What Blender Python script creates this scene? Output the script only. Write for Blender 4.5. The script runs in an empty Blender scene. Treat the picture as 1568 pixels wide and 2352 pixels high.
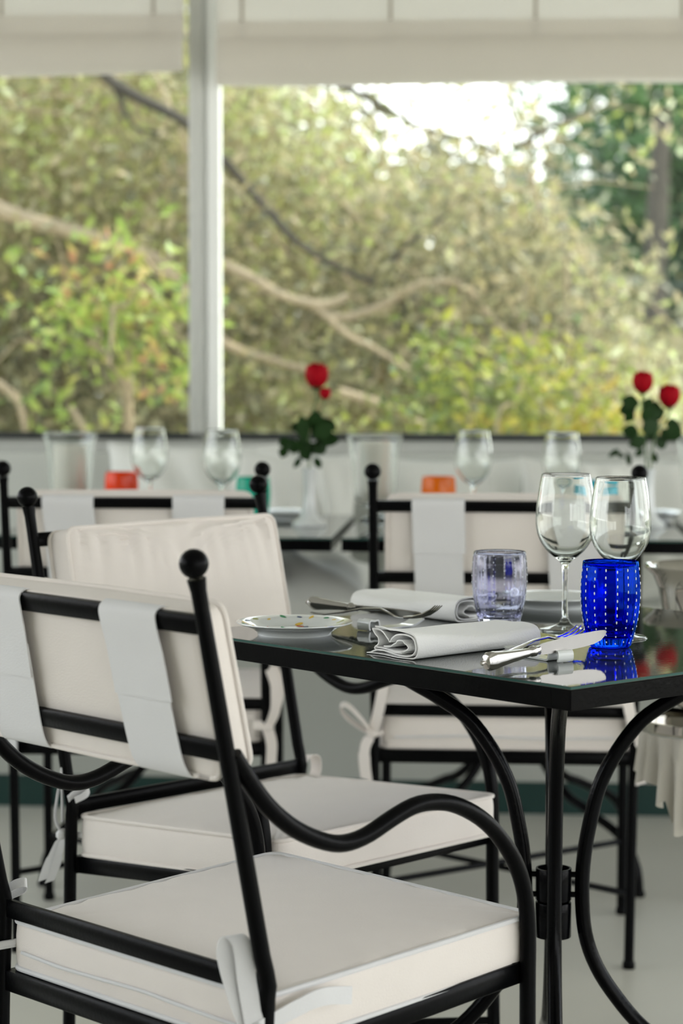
import bpy, math, random
import numpy as np
from mathutils import Vector, Matrix, Euler
random.seed(7); rng = np.random.default_rng(7)
PI = math.pi
SC = bpy.context.scene
COL = SC.collection

# ------------------------------------------------------------------ camera
CH, PITCH, ROLL, FPX = 1.1123, -0.0665, 0.002, 5371.43
cam = bpy.data.cameras.new('camera'); camo = bpy.data.objects.new('camera', cam); COL.objects.link(camo)
cam.sensor_fit = 'HORIZONTAL'; cam.sensor_width = 24.0; cam.lens = FPX / 1568 * 24.0
cam.clip_start = 0.05; cam.clip_end = 300
camo.location = (0, 0, CH)
camo.rotation_euler = (Matrix.Rotation(PI / 2 + PITCH, 3, 'X') @ Matrix.Rotation(ROLL, 3, 'Z')).to_euler()
cam.dof.use_dof = True; cam.dof.focus_distance = 2.85; cam.dof.aperture_fstop = 4.6
cam.dof.aperture_blades = 0
SC.camera = camo

def at(px, py, Y):
    """point at depth Y seen at that pixel of the photograph"""
    a, b = px - 784, py - 1176
    cr, sr = math.cos(ROLL), math.sin(ROLL)
    r = (a * cr + b * sr) / FPX; u = -(-a * sr + b * cr) / FPX
    c, s = math.cos(PITCH), math.sin(PITCH)
    d = Vector((r, c - u * s, s + u * c))
    return Vector((0, 0, CH)) + d * (Y / d.y)

# ------------------------------------------------------------------ sky, sun, exposure
W = bpy.data.worlds.new('sky'); SC.world = W; W.use_nodes = True
nt = W.node_tree; nt.nodes.clear()
wo = nt.nodes.new('ShaderNodeOutputWorld'); bg = nt.nodes.new('ShaderNodeBackground')
tc = nt.nodes.new('ShaderNodeTexCoord'); sp = nt.nodes.new('ShaderNodeSeparateXYZ'); cr_ = nt.nodes.new('ShaderNodeValToRGB')
nt.links.new(tc.outputs['Generated'], sp.inputs[0]); nt.links.new(sp.outputs['Z'], cr_.inputs[0])
cr_.color_ramp.elements[0].position = 0.0; cr_.color_ramp.elements[0].color = (0.98, 0.98, 0.95, 1)
cr_.color_ramp.elements[1].position = 0.7; cr_.color_ramp.elements[1].color = (0.72, 0.84, 1.0, 1)
nt.links.new(cr_.outputs[0], bg.inputs[0]); bg.inputs[1].default_value = 3.2
nt.links.new(bg.outputs[0], wo.inputs[0])
sun = bpy.data.lights.new('sun', 'SUN'); sun.energy = 5.2; sun.angle = 0.02; sun.color = (1.0, 0.94, 0.82)
suno = bpy.data.objects.new('sun', sun); COL.objects.link(suno)
sd = Vector((0.62, 0.16, 0.72)).normalized()
suno.rotation_euler = sd.to_track_quat('Z', 'Y').to_euler(); suno.location = (6, 8, 12)
SC.view_settings.view_transform = 'Standard'; SC.view_settings.look = 'None'
SC.view_settings.gamma = 1.0; SC.view_settings.use_curve_mapping = False
SC.view_settings.exposure = 0.48
SC.cycles.max_bounces = 14; SC.cycles.transmission_bounces = 12; SC.cycles.transparent_max_bounces = 16
SC.cycles.diffuse_bounces = 4; SC.cycles.glossy_bounces = 5
SC.cycles.sample_clamp_indirect = 6.0
try: SC.cycles.use_denoising = True
except Exception: pass

# ------------------------------------------------------------------ materials
def mat(name, col, rough=0.5, metal=0.0, var=0.06, vscale=8.0, bump=0.0, bscale=60.0, trans=0.0, ior=1.5,
        spec=0.5, sheen=0.0, stretch=None, subs=None, coat=0.0, alpha=1.0):
    m = bpy.data.materials.new(name); m.use_nodes = True
    n = m.node_tree.nodes; l = m.node_tree.links
    b = n['Principled BSDF']
    b.inputs['Roughness'].default_value = rough; b.inputs['Metallic'].default_value = metal
    b.inputs['IOR'].default_value = ior; b.inputs['Transmission Weight'].default_value = trans
    b.inputs['Specular IOR Level'].default_value = spec
    b.inputs['Sheen Weight'].default_value = sheen
    b.inputs['Coat Weight'].default_value = coat; b.inputs['Coat Roughness'].default_value = 0.03
    t = n.new('ShaderNodeTexCoord'); mp = n.new('ShaderNodeMapping'); l.new(t.outputs['Object'], mp.inputs[0])
    if stretch: mp.inputs['Scale'].default_value = stretch
    if var > 0:
        nz = n.new('ShaderNodeTexNoise'); nz.inputs['Scale'].default_value = vscale; nz.inputs['Detail'].default_value = 4
        l.new(mp.outputs[0], nz.inputs['Vector'])
        mx = n.new('ShaderNodeMix'); mx.data_type = 'RGBA'
        mx.inputs[6].default_value = tuple(c * (1 - var) for c in col) + (1,)
        mx.inputs[7].default_value = tuple(min(1, c * (1 + var)) for c in col) + (1,)
        l.new(nz.outputs[0], mx.inputs[0]); l.new(mx.outputs[2], b.inputs['Base Color'])
    else:
        b.inputs['Base Color'].default_value = tuple(col) + (1,)
    if bump > 0:
        nb = n.new('ShaderNodeTexNoise'); nb.inputs['Scale'].default_value = bscale; nb.inputs['Detail'].default_value = 3
        l.new(mp.outputs[0], nb.inputs['Vector'])
        bp = n.new('ShaderNodeBump'); bp.inputs['Strength'].default_value = bump; bp.inputs['Distance'].default_value = 0.002
        l.new(nb.outputs[0], bp.inputs['Height']); l.new(bp.outputs[0], b.inputs['Normal'])
    return m

M = {}
M['iron'] = mat('black_iron', (0.002, 0.002, 0.0024), 0.30, spec=0.12, ior=1.35, var=0.2, vscale=40, bump=0.12, bscale=220)
M['iron_gloss'] = mat('black_gloss_iron', (0.0015, 0.0015, 0.002), 0.2, spec=0.14, ior=1.36, var=0.2, vscale=40, bump=0.12, bscale=160)
M['canvas'] = mat('cream_canvas', (0.80, 0.740, 0.690), 0.85, var=0.035, vscale=14, bump=0.25, bscale=500, sheen=0.15)
M['canvas2'] = mat('white_strap_canvas', (0.72, 0.715, 0.72), 0.85, var=0.03, vscale=14, bump=0.25, bscale=500, sheen=0.1)
M['linen'] = mat('white_linen', (0.93, 0.93, 0.92), 0.85, var=0.03, vscale=10, bump=0.3, bscale=400, sheen=0.1)
M['pillow'] = mat('white_cotton', (0.80, 0.81, 0.76), 0.9, var=0.03, vscale=5, bump=0.2, bscale=200)
M['floor'] = mat('polished_screed', (0.60, 0.58, 0.50), 0.32, var=0.07, vscale=2.2, bump=0.06, bscale=3)
M['green'] = mat('green_plinth', (0.0, 0.030, 0.024), 0.45, var=0.1, vscale=6)
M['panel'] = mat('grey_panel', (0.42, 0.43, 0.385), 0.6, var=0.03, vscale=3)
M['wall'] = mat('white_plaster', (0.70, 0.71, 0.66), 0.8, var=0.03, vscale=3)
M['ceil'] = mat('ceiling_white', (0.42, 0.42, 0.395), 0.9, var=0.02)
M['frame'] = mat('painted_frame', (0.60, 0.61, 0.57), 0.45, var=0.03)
M['frame_light'] = mat('painted_frame_light', (0.95, 0.96, 0.93), 0.4, var=0.02)  # frame paint whitened to stand for the post's sunlit edge
M['gasket'] = mat('dark_gasket', (0.02, 0.024, 0.022), 0.5, var=0.1)
M['porcelain'] = mat('white_porcelain', (0.74, 0.77, 0.76), 0.12, var=0.01, coat=0.5)
M['steel'] = mat('polished_steel', (0.50, 0.48, 0.455), 0.13, metal=1.0, var=0.06, vscale=60)
M['blade'] = mat('brushed_blade', (0.33, 0.317, 0.30), 0.3, metal=1.0, var=0.05, vscale=60)
M['chrome'] = mat('chrome', (0.46, 0.44, 0.40), 0.06, metal=1.0, var=0.04, vscale=20)
M['service'] = mat('shaded_service_cloth', (0.56, 0.53, 0.46), 0.85, var=0.05, vscale=10)  # white cloth, its shade mixed into the colour
M['backrest'] = mat('backrest_linen', (0.56, 0.575, 0.53), 0.9, var=0.04)
M['wax'] = mat('ivory_wax', (0.95, 0.92, 0.83), 0.5, var=0.03)
M['leaf'] = mat('rose_leaf', (0.012, 0.040, 0.006), 0.6, spec=0.2, var=0.4, vscale=30)
M['stem'] = mat('rose_stem', (0.10, 0.17, 0.05), 0.5, var=0.2, vscale=30)
M['petal'] = mat('red_petal', (0.34, 0.001, 0.008), 0.7, spec=0.12, var=0.25, vscale=60)
M['bark_dark'] = mat('dark_bark', (0.055, 0.045, 0.035), 0.9, var=0.3, vscale=10)
M['bark_tan'] = mat('tan_bark', (0.34, 0.26, 0.17), 0.9, var=0.3, vscale=6)
M['soil'] = mat('garden_soil', (0.20, 0.20, 0.10), 0.95, var=0.4, vscale=1.5)
M['dot'] = mat('white_enamel_dots', (0.85, 0.88, 0.92), 0.4, var=0.0)

def glass(name, col=(1, 1, 1), rough=0.0, ior=1.47):
    m = bpy.data.materials.new(name); m.use_nodes = True
    n = m.node_tree.nodes; l = m.node_tree.links; n.clear()
    o = n.new('ShaderNodeOutputMaterial'); g = n.new('ShaderNodeBsdfGlass')
    g.inputs['Color'].default_value = tuple(col) + (1,); g.inputs['Roughness'].default_value = rough; g.inputs['IOR'].default_value = ior
    l.new(g.outputs[0], o.inputs[0]); return m
M['glass'] = glass('clear_glass', (0.985, 0.995, 0.985))
M['g_blue'] = glass('cobalt_glass', (0.04, 0.22, 0.97))
M['g_lilac'] = glass('lilac_glass', (0.90, 0.905, 0.97))
M['g_orange'] = mat('orange_red_glass', (1.0, 0.055, 0.0), 0.15, spec=0.3, trans=0.12, var=0.05, ior=1.45)
M['g_amber'] = mat('amber_orange_glass', (1.0, 0.19, 0.0), 0.15, spec=0.3, trans=0.12, var=0.05, ior=1.45)
M['g_green'] = mat('emerald_glass', (0.0, 0.50, 0.33), 0.15, spec=0.3, trans=0.12, var=0.05, ior=1.45)
M['g_turq'] = mat('turquoise_glass', (0.03, 0.50, 0.66), 0.15, spec=0.3, trans=0.12, var=0.05, ior=1.45)

def pane_mat():
    m = bpy.data.materials.new('window_pane'); m.use_nodes = True
    n = m.node_tree.nodes; l = m.node_tree.links; n.clear()
    o = n.new('ShaderNodeOutputMaterial'); tr = n.new('ShaderNodeBsdfTransparent'); gl = n.new('ShaderNodeBsdfGlossy')
    gl.inputs['Roughness'].default_value = 0.0; tr.inputs[0].default_value = (0.95, 0.97, 0.95, 1)
    fr = n.new('ShaderNodeFresnel'); fr.inputs[0].default_value = 1.5; mx = n.new('ShaderNodeMixShader')
    l.new(fr.outputs[0], mx.inputs[0]); l.new(tr.outputs[0], mx.inputs[1]); l.new(gl.outputs[0], mx.inputs[2]); l.new(mx.outputs[0], o.inputs[0])
    return m
M['pane'] = pane_mat()

def table_glass():
    m = mat('dark_mirror_glass', (0.030, 0.038, 0.034), 0.035, var=0.1, vscale=30, ior=1.62, spec=0.7)
    n = m.node_tree.nodes; l = m.node_tree.links; b = n['Principled BSDF']
    t = n.new('ShaderNodeTexCoord'); nz = n.new('ShaderNodeTexNoise'); nz.inputs['Scale'].default_value = 170; nz.inputs['Detail'].default_value = 2
    l.new(t.outputs['Object'], nz.inputs['Vector'])
    bp = n.new('ShaderNodeBump'); bp.inputs['Strength'].default_value = 0.05; bp.inputs['Distance'].default_value = 0.0006
    l.new(nz.outputs[0], bp.inputs['Height']); l.new(bp.outputs[0], b.inputs['Normal'])
    return m
M['tglass'] = table_glass()
M['tedge'] = mat('teal_glass_edge', (0.01, 0.07, 0.06), 0.15, var=0.1, spec=0.7)

def cloth_trans(name, col, w=0.45):
    m = mat(name, col, 0.9, var=0.02, vscale=6, bump=0.2, bscale=300)
    n = m.node_tree.nodes; l = m.node_tree.links; b = n['Principled BSDF']; o = n['Material Output']
    tl = n.new('ShaderNodeBsdfTranslucent'); tl.inputs[0].default_value = tuple(col) + (1,)
    mx = n.new('ShaderNodeMixShader'); mx.inputs[0].default_value = w
    l.new(b.outputs[0], mx.inputs[1]); l.new(tl.outputs[0], mx.inputs[2]); l.new(mx.outputs[0], o.inputs[0])
    return m
M['blind'] = cloth_trans('blind_linen', (0.89, 0.865, 0.815), 0.68)
M['seam'] = mat('blind_seam', (0.42, 0.38, 0.31), 0.9, var=0.03)

def foliage_mat(name, cols, scale=0.9, transl=0.35):
    """leaf colours: a hue per zone of the crown mixed with a random one per leaf"""
    m = bpy.data.materials.new(name); m.use_nodes = True
    n = m.node_tree.nodes; l = m.node_tree.links; b = n['Principled BSDF']; o = n['Material Output']
    b.inputs['Roughness'].default_value = 0.45
    g = n.new('ShaderNodeNewGeometry'); t = n.new('ShaderNodeTexCoord')
    nz = n.new('ShaderNodeTexNoise'); nz.inputs['Scale'].default_value = scale; nz.inputs['Detail'].default_value = 3
    l.new(t.outputs['Object'], nz.inputs['Vector'])
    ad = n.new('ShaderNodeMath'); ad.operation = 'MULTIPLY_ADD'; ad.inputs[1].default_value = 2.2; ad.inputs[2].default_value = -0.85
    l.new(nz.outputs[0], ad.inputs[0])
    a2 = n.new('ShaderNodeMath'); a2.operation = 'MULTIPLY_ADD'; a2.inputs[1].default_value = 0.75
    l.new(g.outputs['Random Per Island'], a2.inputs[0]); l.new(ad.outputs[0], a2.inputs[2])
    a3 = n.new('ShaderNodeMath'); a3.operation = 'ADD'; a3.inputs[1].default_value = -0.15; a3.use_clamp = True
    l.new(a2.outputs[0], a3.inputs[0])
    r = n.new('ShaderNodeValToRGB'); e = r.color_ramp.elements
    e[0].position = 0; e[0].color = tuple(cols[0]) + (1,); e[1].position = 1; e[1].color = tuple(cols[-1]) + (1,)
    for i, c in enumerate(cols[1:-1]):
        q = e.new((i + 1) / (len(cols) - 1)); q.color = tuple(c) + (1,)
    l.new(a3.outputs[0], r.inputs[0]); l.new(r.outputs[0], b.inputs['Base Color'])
    tl = n.new('ShaderNodeBsdfTranslucent'); l.new(r.outputs[0], tl.inputs[0])
    mx = n.new('ShaderNodeMixShader'); mx.inputs[0].default_value = transl
    l.new(b.outputs[0], mx.inputs[1]); l.new(tl.outputs[0], mx.inputs[2]); l.new(mx.outputs[0], o.inputs[0])
    return m
M['fol_olive'] = foliage_mat('olive_foliage', [(0.11, 0.10, 0.05), (0.31, 0.30, 0.16), (0.50, 0.40, 0.24), (0.39, 0.44, 0.11), (0.95, 0.95, 0.68)])  # palest ramp colour paints bright highlights in among the leaves
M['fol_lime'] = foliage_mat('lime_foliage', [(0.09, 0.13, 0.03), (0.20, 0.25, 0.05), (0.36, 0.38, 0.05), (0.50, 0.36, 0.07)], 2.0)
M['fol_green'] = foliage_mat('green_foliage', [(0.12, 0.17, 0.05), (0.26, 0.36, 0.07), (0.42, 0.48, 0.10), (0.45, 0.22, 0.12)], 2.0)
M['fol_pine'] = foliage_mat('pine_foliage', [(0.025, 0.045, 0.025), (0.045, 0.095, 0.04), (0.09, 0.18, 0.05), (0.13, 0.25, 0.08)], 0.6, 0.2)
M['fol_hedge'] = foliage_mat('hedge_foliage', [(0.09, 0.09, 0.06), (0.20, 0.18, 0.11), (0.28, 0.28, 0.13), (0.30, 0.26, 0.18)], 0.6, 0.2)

# ------------------------------------------------------------------ mesh helpers
class MB:
    def __init__(s): s.v = []; s.f = []; s.m = []
    def add(s, vs, fs, mi=0):
        o = len(s.v); s.v += [tuple(p) for p in vs]
        for f in fs: s.f.append(tuple(i + o for i in f)); s.m.append(mi)
        return s
    def box(s, x0, x1, y0, y1, z0, z1, mi=0, bev=0.0, mtx=None):
        if bev <= 0:
            vs = [Vector(p) for p in ((x0, y0, z0), (x1, y0, z0), (x1, y1, z0), (x0, y1, z0), (x0, y0, z1), (x1, y0, z1), (x1, y1, z1), (x0, y1, z1))]
            fs = [(0, 3, 2, 1), (4, 5, 6, 7), (0, 1, 5, 4), (1, 2, 6, 5), (2, 3, 7, 6), (3, 0, 4, 7)]
        else:
            b = min(bev, (x1 - x0) / 2.01, (y1 - y0) / 2.01, (z1 - z0) / 2.01); vs = []; 
            def ring(i, z): return [Vector(p) for p in ((x0 + i + b * 0, y0 + i + b, z), (x0 + i + b, y0 + i, z), (x1 - i - b, y0 + i, z), (x1 - i, y0 + i + b, z), (x1 - i, y1 - i - b, z), (x1 - i - b, y1 - i, z), (x0 + i + b, y1 - i, z), (x0 + i, y1 - i - b, z))]
            vs = ring(b * .6, z0) + ring(0, z0 + b) + ring(0, z1 - b) + ring(b * .6, z1); fs = [tuple(range(7, -1, -1)), tuple(range(24, 32))]
            for k in range(3):
                for i in range(8): j = (i + 1) % 8; fs.append((k * 8 + i, k * 8 + j, k * 8 + 8 + j, k * 8 + 8 + i))
        if mtx is not None: vs = [mtx @ p for p in vs]
        return s.add(vs, fs, mi)
    def tube(s, pts, rad, seg=10, mi=0, cap=True, flat=None):
        pts = [Vector(p) for p in pts]; n = len(pts)
        if not hasattr(rad, '__len__'): rad = [rad] * n
        tan = [(pts[min(i + 1, n - 1)] - pts[max(i - 1, 0)]).normalized() for i in range(n)]
        up = Vector((0, 0, 1)) if abs(tan[0].z) < 0.9 else Vector((0, 1, 0))
        a = tan[0].cross(up).normalized(); vs = []
        for i in range(n):
            a = (a - tan[i] * a.dot(tan[i])).normalized(); b = tan[i].cross(a)
            for k in range(seg):
                t = 2 * PI * k / seg; vs.append(pts[i] + (a * math.cos(t) + b * math.sin(t)) * rad[i])
        fs = []
        for i in range(n - 1):
            for k in range(seg):
                j = (k + 1) % seg; fs.append((i * seg + k, i * seg + j, (i + 1) * seg + j, (i + 1) * seg + k))
        if cap: fs.append(tuple(range(seg - 1, -1, -1))); fs.append(tuple((n - 1) * seg + k for k in range(seg)))
        return s.add(vs, fs, mi)
    def lathe(s, prof, seg=32, c=(0, 0, 0), mi=0, rfun=None, closed=False):
        n = len(prof); vs = []
        for (r, z) in prof:
            for k in range(seg):
                t = 2 * PI * k / seg; rr = r * (rfun(t, z) if rfun else 1)
                vs.append((c[0] + rr * math.cos(t), c[1] + rr * math.sin(t), c[2] + z))
        fs = []
        for i in range(n - 1):
            for k in range(seg): j = (k + 1) % seg; fs.append((i * seg + k, i * seg + j, (i + 1) * seg + j, (i + 1) * seg + k))
        if closed:
            for k in range(seg): j = (k + 1) % seg; fs.append(((n - 1) * seg + k, (n - 1) * seg + j, j, k))
        else:
            fs.append(tuple(range(seg - 1, -1, -1))); fs.append(tuple((n - 1) * seg + k for k in range(seg)))
        return s.add(vs, fs, mi)
    def ball(s, c, r, seg=16, sc=(1, 1, 1), mi=0, rot=None):
        prof = [(math.sin(PI * i / (seg // 2)) * r + 1e-6, -math.cos(PI * i / (seg // 2)) * r) for i in range(seg // 2 + 1)]
        t = MB().lathe(prof, seg)
        c = Vector(c); vs = []
        for p in t.v:
            q = Vector((p[0] * sc[0], p[1] * sc[1], p[2] * sc[2]))
            if rot is not None: q = rot @ q
            vs.append(q + c)
        return s.add(vs, t.f, mi)
    def ribbon(s, pts, wid, w, th=0.0014, mi=0, wave=None):
        """closed strip: pts centreline, wid = width direction (one or per point), w = width (one or per point)"""
        pts = [Vector(p) for p in pts]; n = len(pts)
        wd = [Vector(q).normalized() for q in (wid if hasattr(wid[0], '__len__') else [wid] * n)]
        ww = (list(w) + [w[-1]] * n)[:n] if hasattr(w, '__len__') else [w] * n; vs = []
        for i in range(n):
            t = (pts[min(i + 1, n - 1)] - pts[max(i - 1, 0)]).normalized(); nn = t.cross(wd[i]).normalized() * th / 2; q = wd[i] * ww[i] / 2
            vs += [pts[i] - q - nn, pts[i] + q - nn, pts[i] + q + nn, pts[i] - q + nn]
        fs = [(3, 2, 1, 0), tuple((n - 1) * 4 + k for k in range(4))]
        for i in range(n - 1):
            for k in range(4): j = (k + 1) % 4; fs.append((i * 4 + k, i * 4 + j, i * 4 + 4 + j, i * 4 + 4 + k))
        return s.add(vs, fs, mi)
    def build(s, name, mats, parent=None, smooth=True, angle=0.7, loc=None, rz=0.0):
        me = bpy.data.meshes.new(name); me.from_pydata(s.v, [], s.f)
        mats = mats if isinstance(mats, (list, tuple)) else [mats]
        for m in mats: me.materials.append(M[m] if isinstance(m, str) else m)
        if len(mats) > 1: me.polygons.foreach_set('material_index', s.m)
        me.update()
        import bmesh
        bm = bmesh.new(); bm.from_mesh(me); bmesh.ops.recalc_face_normals(bm, faces=bm.faces); bm.to_mesh(me); bm.free()
        if smooth:
            me.polygons.foreach_set('use_smooth', [True] * len(me.polygons))
            try: me.set_sharp_from_angle(angle=angle)
            except Exception: pass
        o = bpy.data.objects.new(name, me); COL.objects.link(o)
        if parent: o.parent = parent
        if loc is not None: o.location = loc
        if rz: o.rotation_euler = (0, 0, rz)
        return o

def catmull(P, k=6):
    P = [Vector(p) for p in P]; out = []
    for i in range(len(P) - 1):
        a = P[max(i - 1, 0)]; b = P[i]; c = P[i + 1]; d = P[min(i + 2, len(P) - 1)]
        for j in range(k):
            t = j / k
            out.append(0.5 * ((2 * b) + (c - a) * t + (2 * a - 5 * b + 4 * c - d) * t * t + (3 * b - a - 3 * c + d) * t ** 3))
    out.append(P[-1]); return out

def tag(o, label=None, cat=None, group=None, kind=None):
    if label: o['label'] = label
    if cat: o['category'] = cat
    if group: o['group'] = group
    if kind: o['kind'] = kind
    return o
def empty(name, loc, rz=0.0):
    o = bpy.data.objects.new(name, None); COL.objects.link(o); o.location = loc; o.rotation_euler = (0, 0, rz); o.empty_display_size = 0.05
    return o
def copy_tree(o, parent=None, skip=()):
    c = o.copy(); COL.objects.link(c)
    c.parent = parent
    for ch in list(o.children):
        if ch.name.split('.')[0] not in skip: copy_tree(ch, c, skip)
    return c

# ------------------------------------------------------------------ the room (frame turned by RZ)
RZ = -0.0719
cR, sR = math.cos(RZ), math.sin(RZ)
def room(s, t, z=0.0): return Vector((s * cR - t * sR, s * sR + t * cR, z))
def rbox(name, m, s0, s1, t0, t1, z0, z1, kind='structure', parent=None, bev=0.0):
    c = ((s0 + s1) / 2, (t0 + t1) / 2, z0)
    mb = MB().box(s0 - c[0], s1 - c[0], t0 - c[1], t1 - c[1], 0, z1 - z0, bev=bev)
    if parent is None:
        o = mb.build(name, m, None, smooth=bev > 0, loc=room(*c), rz=RZ); o['kind'] = kind
    else:
        o = mb.build(name, m, parent, smooth=bev > 0, loc=(c[0], c[1], c[2]))
    return o
XL, XR, TB, TW, ZC = -3.4, 3.8, -2.6, 6.17, 2.75
rbox('floor', 'floor', XL, XR, TB, TW + 0.2, -0.12, 0.0)
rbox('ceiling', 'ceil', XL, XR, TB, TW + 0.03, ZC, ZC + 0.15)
rbox('wall_left', 'wall', XL - 0.15, XL, TB, TW + 0.2, 0, 0.9)
rbox('wall_left', 'wall', XL - 0.15, XL, TB, 0.1, 0.9, ZC)
rbox('wall_left', 'wall', XL - 0.15, XL, 0.1, 1.6, 2.0, ZC)
rbox('wall_left', 'wall', XL - 0.15, XL, 1.6, TW + 0.2, 2.1, ZC)
for t in (2.8, 4.4, 6.1): rbox('trim_3', 'frame', XL - 0.12, XL, t - 0.05, t + 0.05, 0.9, 2.1)
rbox('wall_right', 'wall', XR, XR + 0.15, TB, TW + 0.2, 2.05, ZC)
rbox('wall_front', 'wall', XL, XR, TW - 0.04, TW + 0.16, 0, 0.893)      # the low wall under the window
rbox('wall_back', 'wall', XL, 1.55, TB - 0.15, TB, 0, ZC)
rbox('wall_back', 'wall', 1.55, XR, TB - 0.15, TB, 2.05, ZC)
rbox('wall_back', 'wall', 1.55, XR, TB - 0.15, TB, 0, 0.45)
rbox('wall_right', 'wall', XR, XR + 0.15, TB, TW + 0.2, 0, 0.45)
rbox('trim_1', 'wall', XL, XR, TW - 0.02, TW + 0.08, 2.45, ZC)          # lintel over the window
for i, s in enumerate((2.8,)): rbox('trim_2', 'frame', s - 0.05, s + 0.05, TB - 0.1, TB, 0.45, ZC)
for i, t in enumerate((-1.0, 0.6, 2.2, 3.8, 5.4)): rbox('trim_3', 'frame', XR, XR + 0.12, t - 0.05, t + 0.05, 0.45, ZC)
# front windows: two glazed lights either side of a post
MS0 = -0.3715 - 0.44      # room-frame s of the post's left edge, set from its place at t = 6.1
def s_at(px, t):          # room-frame s seen in pixel column px at room depth t
    k = (px - 784) / FPX
    return (k * t * cR + t * sR) / (cR - k * sR)
sA, sB, sC, sD = s_at(434, 6.10), s_at(467, 6.10), s_at(480, 6.12), s_at(503, 6.14)
wroot = []
for nm, s0, s1 in (('window_1', XL, sB), ('window_2', sD - 0.004, XR)):
    o = empty(nm, room(0, 0), RZ); o['kind'] = 'structure'
    rbox('sill_frame', 'gasket', s0, s1, 6.10, 6.16, 0.893, 0.9105, parent=o)
    rbox('head_frame', 'frame', s0, s1, 6.12, 6.18, 2.40, 2.45, parent=o)
    rbox('pane', 'pane', s0, s1, 6.150, 6.156, 0.9105, 2.40, parent=o)
    wroot.append(o)
post = empty('trim_4', room(0, 0), RZ); post['kind'] = 'structure'
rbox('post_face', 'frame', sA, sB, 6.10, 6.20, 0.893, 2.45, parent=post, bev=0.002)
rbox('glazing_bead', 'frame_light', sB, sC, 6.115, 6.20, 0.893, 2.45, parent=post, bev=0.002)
b = MB(); z0, z1 = 0.893, 2.45   # right cheek of the post, splayed and whitened to look sunlit
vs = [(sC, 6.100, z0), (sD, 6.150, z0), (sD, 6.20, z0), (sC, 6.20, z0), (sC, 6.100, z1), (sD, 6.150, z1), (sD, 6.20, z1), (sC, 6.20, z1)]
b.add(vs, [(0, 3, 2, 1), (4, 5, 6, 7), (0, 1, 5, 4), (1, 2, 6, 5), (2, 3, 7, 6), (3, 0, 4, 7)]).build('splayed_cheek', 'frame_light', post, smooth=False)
# outside ground
g = MB().box(-40, 40, 6.6, 90, -0.5, -0.35).build('ground', 'soil', smooth=False); g['kind'] = 'structure'

# ------------------------------------------------------------------ roman blinds
def blind(s0, s1, zb, seams, label, foldh, bands):
    o = empty('roman_blind', room((s0 + s1) / 2, 6.04), RZ); tag(o, label, 'blind', 'roman blinds over the garden windows')
    w = (s1 - s0) / 2; n = 70
    def sheet(zlo, zhi, y, name, amp, sag, nz=10, th=0.0012, belly=0.0, par=o):
        b = MB(); vs = []; fs = []
        for side in (0, 1):
            for j in range(nz + 1):
                v = j / nz
                for i in range(n + 1):
                    u = i / n; x = -w + 2 * w * u
                    z = zlo + (zhi - zlo) * v - sag * math.sin(PI * u) * (1 - v) - 0.004 * math.sin(u * 9 + 1) * (1 - v)
                    yy = y - belly * math.sin(PI * v) + amp * math.sin(u * 31 + v * 3) * (1 - v) * .6 + amp * math.sin(u * 13 + 2 * v) + side * th
                    vs.append((x, yy, z))
        N = (n + 1) * (nz + 1)
        for j in range(nz):
            for i in range(n):
                a = j * (n + 1) + i; fs.append((a, a + 1, a + n + 2, a + n + 1)); fs.append((N + a + n + 1, N + a + n + 2, N + a + 1, N + a))
        for i in range(n): fs.append((i, N + i, N + i + 1, i + 1)); a = nz * (n + 1) + i; fs.append((a, a + 1, N + a + 1, N + a))
        for j in range(nz): a = j * (n + 1); fs.append((a, a + n + 1, N + a + n + 1, N + a)); a += n; fs.append((a, N + a, N + a + n + 1, a + n + 1))
        return b.add(vs, fs).build(name, 'blind', par)
    top = ZC
    sheet(zb + foldh, 2.42, 0.0, 'cloth_panel', 0.001, 0.0)
    for k, (a, c, y, bl) in enumerate(bands):
        sheet(zb + a, zb + c, y, 'fold', 0.002, 0.006 if a == 0 else 0.0, belly=bl)
    for sx in seams:
        MB().box(sx - (s0 + s1) / 2 - 0.004, sx - (s0 + s1) / 2 + 0.004, -0.004, 0.0, zb + foldh, 2.42).build('seam', 'seam', o, smooth=False)
    return o
zL = 1.838; zR_ = 1.806
blind(s_at(-900, 6.04), s_at(424, 6.04), zL, (s_at(10, 6.04), s_at(355, 6.04), s_at(-350, 6.04)), 'white linen roman blind left of the window post', 0.085,
      [(0.0, 0.098, -0.03, 0.012), (0.012, 0.15, -0.012, 0.006)])
blind(s_at(500, 6.04), s_at(2600, 6.04), zR_, tuple(s_at(x, 6.04) for x in (556, 893, 1222, 1555, 1890)), 'wide white linen roman blind right of the window post', 0.105,
      [(0.0, 0.118, -0.03, 0.014), (0.014, 0.162, -0.012, 0.006)])

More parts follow.
